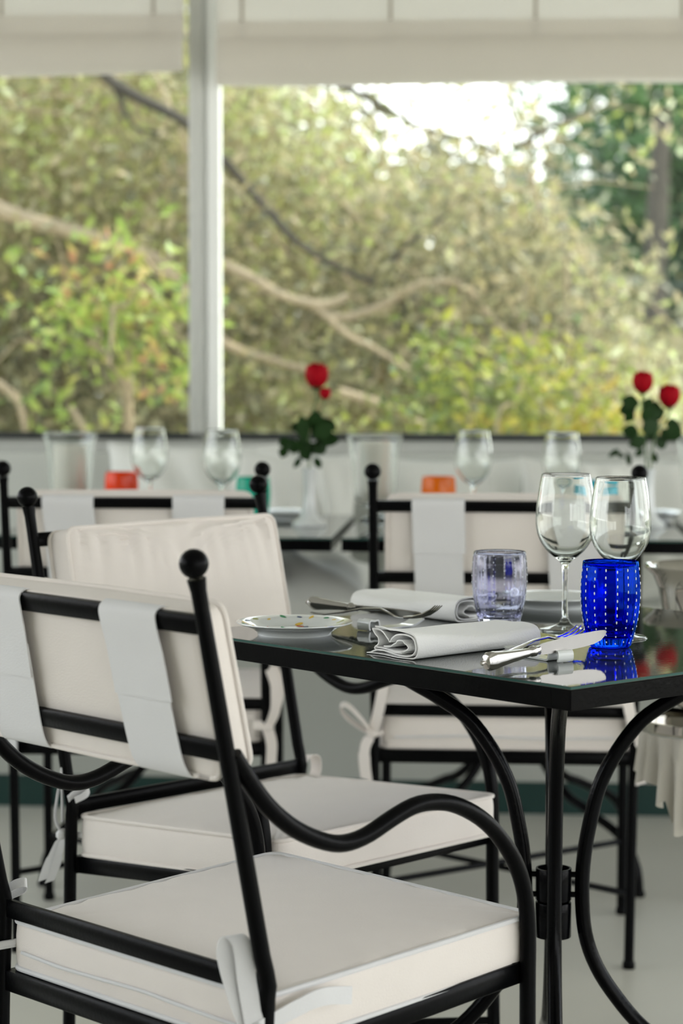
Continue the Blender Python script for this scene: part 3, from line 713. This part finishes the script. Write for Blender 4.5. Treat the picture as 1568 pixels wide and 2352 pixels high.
# porcelain rests: a bent ribbon
def rest(o, ax, label):
    r = empty('cutlery_rest', (o.x, o.y, TZ)); tag(r, label, 'cutlery rest', 'white porcelain cutlery rests')
    pr = [(0, .012), (-.0015, .004), (.001, .0012), (.005, .0012), (.0075, .004), (.0085, .010), (.011, .0135), (.017, .0138), (.0195, .011), (.0200, .004), (.0225, .0013), (.030, .0012), (.060, .0012), (.075, .0018), (.086, .0055), (.096, .0105)]
    pr = [(-.004, .0128), (-.001, .0136)] + pr[0:0] + [(.003, .0132), (.0045, .009), (.0052, .004), (.008, .0013), (.018, .0012), (.045, .0012), (.066, .0016), (.078, .0050), (.088, .0092)]
    pr = [(-.012, .0012), (-.0135, .004), (-.0135, .010), (-.011, .0135)] + pr
    n = Vector((-ax.y, ax.x, 0))
    MB().ribbon(catmull([ax * a + Vector((0, 0, z + .0003)) for a, z in pr], 4), n, .024, .0022).build('body', 'porcelain', r, angle=1.0)
    return r
rest(Vector((.040, 3.128, 0)), A_, 'white porcelain cutlery rest holding the left-hand knife and fork')
rest(Vector((.262, 2.808, 0)), Vector((-.58, .81, 0)).normalized(), 'white porcelain cutlery rest holding the right-hand knife and fork')

def frame_pts(o, d):
    d = d.normalized(); n = Vector((-d.y, d.x, 0)).normalized(); return d, n, d.cross(n) * 1.0
def knife(p0, p1, label, roll=0.0):
    """p0 butt end, p1 blade tip; blade on edge"""
    r = empty('table_knife', p0); tag(r, label, 'knife', 'silver table knives')
    d = (p1 - p0); L = d.length; d, n, u = frame_pts(p0, d); q = Matrix.Rotation(roll, 3, d); n = q @ n; u = q @ u
    hl = .098 / .235 * L
    def sect(x, a, c, k=12): return [d * x + n * (a * math.copysign(abs(math.cos(t)) ** .7, math.cos(t))) + u * (c * math.copysign(abs(math.sin(t)) ** .7, math.sin(t))) for t in [2 * PI * i / k for i in range(k)]]
    b = MB(); vs = []; st = [(0, .0018, .0018), (.002, .0030, .0030), (.005, .0026, .0026), (.007, .0022, .0022), (.009, .0060, .0085), (.014, .0075, .0112), (.022, .0074, .0110), (.040, .0062, .0088), (.065, .0050, .0066), (.082, .0046, .0056), (.088, .0040, .0046), (.091, .0056, .0064), (.096, .0056, .0064), (.099, .0042, .0050), (.104, .0042, .0056), (.106, .0030, .0052)]
    for x, a, c in st: vs += sect(x * L / .235, a, c)
    fs = [tuple(range(11, -1, -1)), tuple((len(st) - 1) * 12 + k for k in range(12))]
    for i in range(len(st) - 1):
        for k in range(12): j = (k + 1) % 12; fs.append((i * 12 + k, i * 12 + j, (i + 1) * 12 + j, (i + 1) * 12 + k))
    b.add(vs, fs).build('handle', 'steel', r, angle=.6)
    b = MB(); prof = [(.104, .0055, -.0050), (.112, .0068, -.0070), (.13, .0072, -.0080), (.16, .0078, -.0088), (.19, .0078, -.0092), (.21, .0074, -.0085), (.224, .0066, -.0060), (.232, .0055, -.0015), (.235, .0036, .0018)]
    vs = []
    for x, t, bt in prof:
        for s in (-1, 1): vs += [d * (x * L / .235) + u * t + n * (.0009 * s), d * (x * L / .235) + u * bt + n * (.0003 * s)]
    fs = []
    for i in range(len(prof) - 1):
        o = i * 4; q = o + 4; fs += [(o, q, q + 1, o + 1), (o + 2, o + 3, q + 3, q + 2), (o, o + 2, q + 2, q), (o + 1, q + 1, q + 3, o + 3)]
    fs += [(0, 1, 3, 2), tuple((len(prof) - 1) * 4 + k for k in (0, 2, 3, 1))]
    b.add(vs, fs).build('blade', 'blade', r, angle=.5)
    return r
def fork(p0, p1, label, roll=0.0, dip=1.0):
    """p0 handle end, p1 tine tips; tines curve upward"""
    r = empty('table_fork', p0); tag(r, label, 'fork', 'silver table forks')
    d = (p1 - p0); L = d.length; d, n, u = frame_pts(p0, d)
    q = Matrix.Rotation(roll, 3, d); n = q @ n; u = q @ u; k = L / .20
    st = [(0, .0060, .0008, .0), (.006, .0085, .0012, -.001), (.02, .0090, .0016, -.002), (.05, .0062, .0018, -.001), (.08, .0038, .0018, .001), (.11, .0032, .0020, .0), (.125, .0045, .0016, -.004), (.135, .0090, .0012, -.0065), (.145, .0122, .0011, -.0075), (.153, .0125, .0011, -.0078)]
    b = MB(); vs = []
    for x, a, c, z in st:
        for t in range(8):
            an = 2 * PI * t / 8; vs.append(d * x * k + n * a * math.cos(an) + u * (c * math.sin(an) + z * dip))
    fs = [tuple(range(7, -1, -1)), tuple((len(st) - 1) * 8 + t for t in range(8))]
    for i in range(len(st) - 1):
        for t in range(8): j = (t + 1) % 8; fs.append((i * 8 + t, i * 8 + j, (i + 1) * 8 + j, (i + 1) * 8 + t))
    b.add(vs, fs).build('handle', 'steel', r, angle=.8)
    for t in range(4):
        off = (-.0104 + .00693 * t)
        MB().tube([d * x * k + n * off * (1 - .1 * (x > .19)) + u * z * dip for x, z in ((.151, -.0078), (.165, -.0076), (.18, -.0060), (.192, -.0028), (.200, .0005))], [.0019, .0018, .0016, .0013, .0007], 7).build('tine', 'steel', r)
    return r
knife(Vector((.1615, 2.685, .7585)), Vector((.3270, 2.872, .7705)), 'silver knife with ornate handle at the near corner of the table')
fork(Vector((.188, 2.770, .7605)), Vector((.3085, 2.966, .7700)), 'silver fork lying behind the near-corner knife', .0)
knife(Vector((-.049, 3.245, .7700)), Vector((.1090, 3.130, .7655)), 'silver knife with its handle behind the painted side plate', .95)
fork(Vector((-.040, 3.205, .7600)), Vector((.1300, 3.105, .7800)), 'silver fork leaning under the left-hand knife, tines up', -.1, 1.7)

# far tableware: vases with roses and hurricane candles
def vase(px, Y, label):
    p = at(px, 1200, Y); r = empty('bud_vase', (p.x, p.y, TZ)); tag(r, label, 'vase', 'white bud vases')
    pr = [(.001, .004), (.030, .004), (.034, 0), (.0385, .0005), (.0390, .004), (.0350, .009), (.0260, .0155), (.0190, .025), (.0155, .040), (.0135, .065), (.0128, .090), (.0135, .112), (.0160, .125), (.0150, .126), (.0118, .112), (.0112, .065), (.001, .060)]
    MB().lathe(pr, 40).build('body', 'porcelain', r, angle=.8)
    MB().lathe([(.0300, -.0), (.0382, -.0), (.0382, .0012), (.0300, .0012)], 40, closed=True).build('base_ring', 'green', r)
    return p
def leaf_mb(b, c, ln, ang, wid, tiltv, rr):
    d = Vector((math.cos(ang), rr.uniform(-.5, .5), math.sin(ang))).normalized(); n = d.cross(Vector((tiltv, 1, .2)).normalized()).normalized(); up = d.cross(n)
    k = 6; vs = []
    for i in range(k + 1):
        t = i / k; w = wid * math.sin(PI * min(1, t * 1.0 + .02)) ** .75 * (1 - .15 * t); z = -.15 * ln * t * t
        c0 = Vector(c) + d * ln * t + up * z
        vs += [c0 - n * w + up * .12 * w, c0, c0 + n * w + up * .12 * w]
    fs = []
    for i in range(k):
        a = i * 3; fs += [(a, a + 1, a + 4, a + 3), (a + 1, a + 2, a + 5, a + 4)]
    n0 = len(vs); vs += [v - up * .0005 for v in vs]
    fs += [tuple(n0 + q for q in reversed(f)) for f in list(fs)]
    b.add(vs, fs)
def rose(base, label, head, size, leaves, bend=(0, 0), bud=None, tight=False, seed=1):
    """base = point in the vase's neck (world); head, leaves, bud as offsets (x, z) in metres from it"""
    rr = random.Random(seed); r = empty('rose', base); tag(r, label, 'flower', 'red roses in bud vases')
    hx, hz = head
    MB().tube(catmull([(0, 0, -.055), (0, 0, 0), (bend[0], .004, hz * .45), (hx * .9 + bend[1], .002, hz * .8), (hx, 0, hz - size * .45)], 5), .0022, 8).build('stem', 'stem', r)
    bl = None
    def bloom(cx, cz, R, lean_=0.0):
        b = None
        n = 0; root = MB().lathe([(.001, -R * .62), (R * .22, -R * .60), (R * .38, -R * .45), (R * .30, -R * .2), (.001, -R * .1)], 12, (cx, 0, cz)).build('hip', 'leaf', r)
        for layer, (cnt, rad, hgt, op) in enumerate(((3, .34, 1.02, -.2), (4, .58, .98, -.2), (5, .80, .92, -.12))):
            for i in range(cnt):
                a0 = 2 * PI * i / cnt + layer * .7; wd = 2 * PI / cnt * .78; K = 6; J = 6; vs = []
                for j in range(J + 1):
                    v = j / J
                    for k in range(K + 1):
                        u = -1 + 2 * k / K; a = a0 + u * wd * (.65 + .35 * math.sin(PI * v * .9))
                        rad_ = R * rad * (math.sin(min(1, v * 1.5) * PI * .5) ** .55) * (1 + op * max(0, v - .6) * 2.5) 
                        z = -R * .62 + R * 1.75 * hgt * v * (1 - .10 * u * u * v)
                        vs.append(Vector((cx + rad_ * math.cos(a), rad_ * math.sin(a), cz + z)))
                fs = [(j * (K + 1) + k, j * (K + 1) + k + 1, (j + 1) * (K + 1) + k + 1, (j + 1) * (K + 1) + k) for j in range(J) for k in range(K)]
                q = MB().add(vs, fs)
                o = q.build('petal', 'petal', r, angle=1.5)
                so = o.modifiers.new('thick', 'SOLIDIFY'); so.thickness = .0008
    bloom(hx, hz, size * .70)
    if bud: 
        bx, bz, bs = bud; bloom(bx, bz, bs * .62); MB().tube(catmull([(bend[0], .004, hz * .45), (bx * .8, 0, bz * .8), (bx, 0, bz - bs * .4)], 4), .0018, 7).build('side_stem', 'stem', r)
    for (lx, lz, ln, ang, wd) in leaves:
        b = MB(); leaf_mb(b, (lx, rr.uniform(-.012, .012), lz), ln, math.radians(ang), wd, rr.uniform(-.4, .4), rr); b.build('leaf', 'leaf', r, angle=1.5)
    return r
S1 = 5371 / 5.06
p = vase(710, 5.06, 'white porcelain bud vase holding the rose at picture centre')
def L1(px, py, lpx, ang, w): return ((px - 710) / S1, (1075 - py) / S1, lpx / S1, ang, 1.25 * w / S1)
lv = [L1(700, 1010, 58, 100, 14), L1(722, 985, 46, 85, 17), L1(720, 1000, 55, 30, 16), L1(735, 1000, 45, -20, 16), L1(715, 1030, 40, 150, 14), L1(690, 1020, 40, 195, 15), L1(665, 1010, 30, 205, 11), L1(655, 1025, 28, 250, 10),
      L1(672, 1030, 26, 150, 9), L1(668, 985, 28, 20, 10), L1(700, 1045, 42, 95, 15), L1(720, 1040, 46, 40, 15), L1(690, 1050, 30, 240, 7), L1(712, 1055, 40, 130, 13), L1(722, 1050, 30, -60, 8), L1(745, 1010, 28, 10, 14), L1(725, 965, 60, -75, 17), L1(740, 960, 50, -50, 14), L1(700, 960, 46, -95, 15), L1(735, 1035, 34, 160, 12)]
rose((p.x, p.y, TZ + .125), 'red rose with a small bud in the vase at picture centre', ((727 - 710) / S1, (1075 - 873) / S1), 50 / S1, lv, (-.001, .001), ((746 - 710) / S1, (1075 - 908) / S1, 27 / S1), seed=3)
p2 = vase(1487, 5.05, 'white bud vase holding two roses behind the near wine glasses')
def L2(px, py, lpx, ang, w): return ((px - 1487) / S1, (1075 - py) / S1, lpx / S1, ang, 1.25 * w / S1)
lvA = [L2(1470, 925, 45, 170, 15), L2(1462, 935, 42, 195, 15), L2(1455, 945, 32, 230, 10), L2(1480, 940, 35, 60, 11), L2(1468, 990, 38, 175, 15), L2(1478, 965, 45, 60, 15), L2(1475, 985, 50, 20, 17), L2(1485, 1005, 45, 200, 14),
       L2(1480, 1030, 26, 215, 8), L2(1450, 1068, 34, 100, 6), L2(1425, 1030, 30, 215, 6), L2(1437, 1048, 22, 150, 5)]
lvB = [L2(1520, 940, 45, 200, 16), L2(1500, 960, 45, 90, 13), L2(1530, 1010, 45, 60, 16), L2(1538, 990, 36, 85, 15), L2(1505, 1000, 40, 150, 15), L2(1512, 985, 36, -40, 13), L2(1500, 1020, 34, 20, 14), L2(1500, 1062, 26, 100, 6)]
rose((p2.x - .005, p2.y - .006, TZ + .125), 'left and higher of the two red roses at the right edge', ((1473 - 1483) / S1, (1075 - 885) / S1), 44 / S1, lvA, (-.004, -.002), seed=5)
rose((p2.x + .005, p2.y + .006, TZ + .125), 'right and lower of the two red roses at the right edge', ((1533 - 1491) / S1, (1075 - 917) / S1), 46 / S1, lvB, (.010, .004), seed=6)

def hurricane(px, Y, label, h=.190, base=None):
    p = at(px, 1195, Y)
    r = empty('hurricane_glass', (p.x, p.y, TZ)); tag(r, label, 'candle holder', 'glass hurricane holders')
    o = [(.001, 0), (.036, 0), (.037, .003), (.030, .007), (.016, .012), (.013, .020), (.018, .028), (.034, .036), (.043, .046), (.0475, .065), (.050, .10), (.054, .14), (.060, h - .012), (.0645, h), (.0630, h)]
    i = [(.0585, h - .012), (.0524, .14), (.0484, .10), (.0459, .066), (.0412, .049), (.031, .0405), (.001, .0395)]
    q = catmull([Vector((a, 0, c)) for a, c in o + i], 3)
    MB().lathe([(max(a.x, .0006), a.z) for a in q], 48).build('bowl_and_foot', 'glass', r, angle=1.0)
    return p
for px, Y, lab, lc in ((162, 5.36, 'clear hurricane glass around the leftmost candle', 'ivory pillar candle inside the leftmost hurricane glass'),
                   (860, 5.24, 'clear hurricane glass beside the centre rose vase', 'ivory pillar candle inside the hurricane glass near the centre'), (1616, 5.14, 'clear hurricane glass cut off at the right edge', 'ivory pillar candle in the hurricane glass at the right edge')):
    p = hurricane(px, Y, lab)
    c = empty('pillar_candle', (p.x, p.y, TZ + .0405)); tag(c, lc, 'candle', 'ivory pillar candles')
    hh = .138 if px == 860 else .122
    MB().lathe([(.001, .001), (.0378, .001), (.0385, .004), (.0388, .06), (.0385, hh - .004), (.0365, hh), (.030, hh - .002), (.001, hh - .006)], 36).build('wax_body', 'wax', c, angle=.8)
    MB().tube([(0, 0, hh - .006), (.001, 0, hh + .008)], .0009, 6).build('wick', 'gasket', c)

# ------------------------------------------------------------------ wine bucket on its stand
BX, BY = .575, 3.62
st = empty('bucket_stand', (BX, BY, 0)); tag(st, 'chrome stand carrying the wine bucket beyond the near table', 'stand')
MB().lathe([(.001, 0), (.13, 0), (.14, .006), (.13, .014), (.03, .022), (.012, .03), (.001, .03)], 48).build('base', 'chrome', st)
MB().tube([(0, 0, .02), (0, 0, .535)], .011, 16).build('pole', 'chrome', st)
MB().lathe([(.001, .532), (.10, .532), (.112, .5335), (.116, .538), (.116, .551), (.113, .552), (.113, .539), (.10, .537), (.001, .537)], 64).build('tray', 'chrome', st, angle=.6)
bk = empty('wine_bucket', (BX, BY, .5385)); tag(bk, 'polished steel wine bucket with flared rim behind the cobalt tumbler', 'bucket')
zr = .2495
MB().lathe([(.001, 0), (.066, 0), (.070, .004), (.0715, .05), (.073, .12), (.076, .18), (.082, .215), (.0905, .236), (.1015, zr - .004), (.1050, zr), (.1040, zr + .002), (.098, zr - .001), (.088, .236), (.0800, .215), (.0740, .18), (.071, .12), (.0690, .006), (.001, .005)], 72).build('body', 'chrome', bk, angle=.8)
# pleated cloth hung from the tray's rim
b = MB(); vs = []; K = 60; R0 = .104; n = 12
for side in (0, 1):
    for j in range(n + 1):
        v = j / n
        for i in range(K + 1):
            a = math.radians(165 + 150 * i / K); amp = .010 * v + .004; rr_ = R0 + amp * math.sin(i * .95) * (1 if v > 0 else .5) - .012 * v * 0 - side * .0016
            hem = .395 + (.062 if i < 18 else (.030 if i < 24 else -.005)) + .008 * math.sin(i * .6)
            z = .530 + (hem - .530) * v
            vs.append((rr_ * math.cos(a), rr_ * math.sin(a), z))
N = (K + 1) * (n + 1); fs = []
for j in range(n):
    for i in range(K): q = j * (K + 1) + i; fs += [(q, q + 1, q + K + 2, q + K + 1), (N + q + K + 1, N + q + K + 2, N + q + 1, N + q)]
for i in range(K): fs.append((i, N + i, N + i + 1, i + 1)); q = n * (K + 1) + i; fs.append((q, q + 1, N + q + 1, N + q))
for j in range(n): q = j * (K + 1); fs.append((q, q + K + 1, N + q + K + 1, N + q)); q += K; fs.append((q, N + q, N + q + K + 1, q + K + 1))
cl = b.add(vs, fs).build('service_cloth', 'service', None, angle=1.0, loc=(BX, BY, 0)); tag(cl, 'white pleated cloth hanging below the steel wine bucket', 'cloth')

# ------------------------------------------------------------------ the garden
def leaves_mesh(name, P, size, m, parent, aspect=.42, wild=1.0):
    n = len(P); d = rng.normal(size=(n, 3)); d /= np.linalg.norm(d, axis=1)[:, None]
    e = rng.normal(size=(n, 3)); s = np.cross(d, e); s /= np.linalg.norm(s, axis=1)[:, None]; u = np.cross(d, s)
    ln = (size * rng.uniform(.6, 1.35, n))[:, None]; w = ln * aspect / 2
    a = P - d * ln / 2; c = P + d * ln / 2; l = P + s * w + u * w * .35; r = P - s * w + u * w * .35
    V = np.stack([a, l, c, r], 1).reshape(-1, 3)
    base = (np.arange(n) * 4)[:, None]
    F = np.concatenate([base + np.array([0, 1, 2]), base + np.array([0, 2, 3])], 1).reshape(-1)
    me = bpy.data.meshes.new(name); me.vertices.add(len(V)); me.vertices.foreach_set('co', V.astype(np.float32).ravel())
    me.loops.add(len(F)); me.loops.foreach_set('vertex_index', F.astype(np.int32)); me.polygons.add(len(F) // 3)
    me.polygons.foreach_set('loop_start', np.arange(0, len(F), 3, dtype=np.int32)); me.polygons.foreach_set('loop_total', np.full(len(F) // 3, 3, dtype=np.int32))
    me.materials.append(M[m]); me.update(calc_edges=True); me.validate()
    o = bpy.data.objects.new(name, me); COL.objects.link(o); o.parent = parent; o['kind'] = 'stuff'; return o
def atn(px, py, Y):
    a = px - 784; b = py - 1176; r = (a + b * ROLL) / FPX; u = -(b - a * ROLL) / FPX; c, s = math.cos(PITCH), math.sin(PITCH)
    dy = c - u * s; k = Y / dy; return np.stack([r * k, Y, CH + (s + u * c) * k], 1)
def shrub(kind, label, cat, x0, x1, dens, Y0, Y1, ncl, per, rad, size, m, limbs, twigs=120, twig_m='bark_tan', ztop=-500, zbot=1500, group=None, trunk=None, aspect=.42):
    root = empty(kind, (atn(np.array([(x0 + x1) / 2.]), np.array([1000.]), np.array([(Y0 + Y1) / 2]))[0][0], (Y0 + Y1) / 2, -.35)); tag(root, label, cat, group)
    off = -np.array(root.location)
    cx = rng.uniform(x0, x1, ncl * 3); cy = rng.uniform(ztop, zbot, ncl * 3); Y = rng.uniform(Y0, Y1, ncl * 3)
    keep = np.array([rng.uniform() < dens(a, c) for a, c in zip(cx, cy)]); cx, cy, Y = cx[keep][:ncl], cy[keep][:ncl], Y[keep][:ncl]
    C = atn(cx, cy, Y); C = C[C[:, 2] > -.2]
    P = np.repeat(C, per, 0) + rng.normal(size=(len(C) * per, 3)) * rad
    leaves_mesh('foliage', P + off, size, m, root, aspect)
    b = MB()
    for k in range(min(twigs, len(C))):
        c = Vector(C[rng.integers(len(C))]); d = Vector((rng.normal() * .8 + .3, rng.normal() * .5, rng.normal() * .55 - .15)).normalized(); L = rng.uniform(.3, 1.0) * (.4 if ncl < 300 else 1)
        q = [c + d * L * t + Vector((0, 0, -.12 * L * t * t + .03 * math.sin(t * 7 + k))) for t in (0, .25, .5, .75, 1)]
        r = rng.uniform(.003, .009); b.tube([p + Vector(off) for p in q], [r, r * .9, r * .7, r * .55, r * .3], 5)
    if b.v: t = b.build('twig', twig_m, root); t['kind'] = 'stuff'
    for lm, pts, r0, r1 in limbs:
        q = catmull([at(*p) + Vector(off) for p in pts], 5); n = len(q)
        MB().tube(q, [r0 + (r1 - r0) * i / (n - 1) for i in range(n)], 8).build('branch', lm, root)
    return root
def bound(px):
    xs = [-1200, 480, 620, 720, 800, 900, 1000, 1100, 1200, 1300, 1400, 1500, 1600, 2000]; ys = [-300, -100, 150, 330, 350, 370, 390, 420, 480, 590, 720, 800, 860, 900]
    return np.interp(px, xs, ys)
def dens_olive(px, py):
    d = py - bound(px)
    return 1.0 if d > 40 else (.55 if d > -20 else ((.13 if px < 1340 else .02) if d > -260 else .04))
limbs = [('bark_dark', [(180, 60, 8.0), (240, 170, 8.0), (300, 215, 8.0), (370, 250, 8.0), (435, 288, 8.0), (510, 365, 8.05), (560, 420, 8.1), (620, 490, 8.1), (680, 555, 8.1), (760, 605, 8.2), (860, 650, 8.3)], .022, .010),
         ('bark_dark', [(260, 190, 8.0), (290, 260, 8.0), (315, 295, 8.0), (370, 305, 8.0)], .010, .004),
         ('bark_dark', [(690, 160, 8.4), (800, 205, 8.4), (880, 245, 8.4), (960, 290, 8.4), (1050, 315, 8.4), (1140, 345, 8.4)], .014, .006),
         ('bark_dark', [(1040, 290, 8.4), (1110, 240, 8.4), (1160, 190, 8.4)], .006, .003), ('bark_dark', [(1180, 340, 8.5), (1290, 280, 8.5), (1380, 235, 8.6)], .010, .004),
         ('bark_dark', [(900, 600, 8.35), (960, 540, 8.35), (1030, 490, 8.35)], .012, .005),
         ('bark_tan', [(700, 690, 8.25), (780, 730, 8.25), (880, 700, 8.25), (960, 655, 8.25), (1060, 655, 8.25), (1110, 710, 8.25), (1170, 765, 8.25), (1290, 800, 8.25)], .017, .007),
         ('bark_tan', [(-260, 400, 8.35), (-100, 440, 8.25), (20, 490, 8.15), (120, 520, 8.15), (230, 550, 8.15), (340, 585, 8.15), (400, 640, 8.15), (440, 700, 8.15), (520, 790, 8.15), (620, 825, 8.15), (700, 850, 8.15)], .034, .012),
         ('bark_tan', [(500, 602, 8.05), (580, 640, 8.05), (650, 680, 8.05), (740, 700, 8.05), (800, 680, 8.05)], .020, .012),
         ('bark_tan', [(720, 700, 8.05), (800, 770, 8.05), (860, 800, 8.05), (940, 850, 8.05)], .014, .006), ('bark_tan', [(780, 900, 7.95), (880, 930, 7.95), (960, 970, 7.95), (1040, 1010, 7.95)], .016, .008),
         ('bark_tan', [(-20, 870, 7.95), (40, 920, 7.95), (60, 1000, 7.95)], .015, .008), ('bark_tan', [(160, 930, 7.95), (200, 1000, 7.95), (210, 1060, 7.95)], .010, .008),
         ('bark_dark', [(900, 640, 8.8), (1100, 1000, 8.9), (1150, 1450, 9.0), (1160, 1750, 9.0)], .05, .09)]
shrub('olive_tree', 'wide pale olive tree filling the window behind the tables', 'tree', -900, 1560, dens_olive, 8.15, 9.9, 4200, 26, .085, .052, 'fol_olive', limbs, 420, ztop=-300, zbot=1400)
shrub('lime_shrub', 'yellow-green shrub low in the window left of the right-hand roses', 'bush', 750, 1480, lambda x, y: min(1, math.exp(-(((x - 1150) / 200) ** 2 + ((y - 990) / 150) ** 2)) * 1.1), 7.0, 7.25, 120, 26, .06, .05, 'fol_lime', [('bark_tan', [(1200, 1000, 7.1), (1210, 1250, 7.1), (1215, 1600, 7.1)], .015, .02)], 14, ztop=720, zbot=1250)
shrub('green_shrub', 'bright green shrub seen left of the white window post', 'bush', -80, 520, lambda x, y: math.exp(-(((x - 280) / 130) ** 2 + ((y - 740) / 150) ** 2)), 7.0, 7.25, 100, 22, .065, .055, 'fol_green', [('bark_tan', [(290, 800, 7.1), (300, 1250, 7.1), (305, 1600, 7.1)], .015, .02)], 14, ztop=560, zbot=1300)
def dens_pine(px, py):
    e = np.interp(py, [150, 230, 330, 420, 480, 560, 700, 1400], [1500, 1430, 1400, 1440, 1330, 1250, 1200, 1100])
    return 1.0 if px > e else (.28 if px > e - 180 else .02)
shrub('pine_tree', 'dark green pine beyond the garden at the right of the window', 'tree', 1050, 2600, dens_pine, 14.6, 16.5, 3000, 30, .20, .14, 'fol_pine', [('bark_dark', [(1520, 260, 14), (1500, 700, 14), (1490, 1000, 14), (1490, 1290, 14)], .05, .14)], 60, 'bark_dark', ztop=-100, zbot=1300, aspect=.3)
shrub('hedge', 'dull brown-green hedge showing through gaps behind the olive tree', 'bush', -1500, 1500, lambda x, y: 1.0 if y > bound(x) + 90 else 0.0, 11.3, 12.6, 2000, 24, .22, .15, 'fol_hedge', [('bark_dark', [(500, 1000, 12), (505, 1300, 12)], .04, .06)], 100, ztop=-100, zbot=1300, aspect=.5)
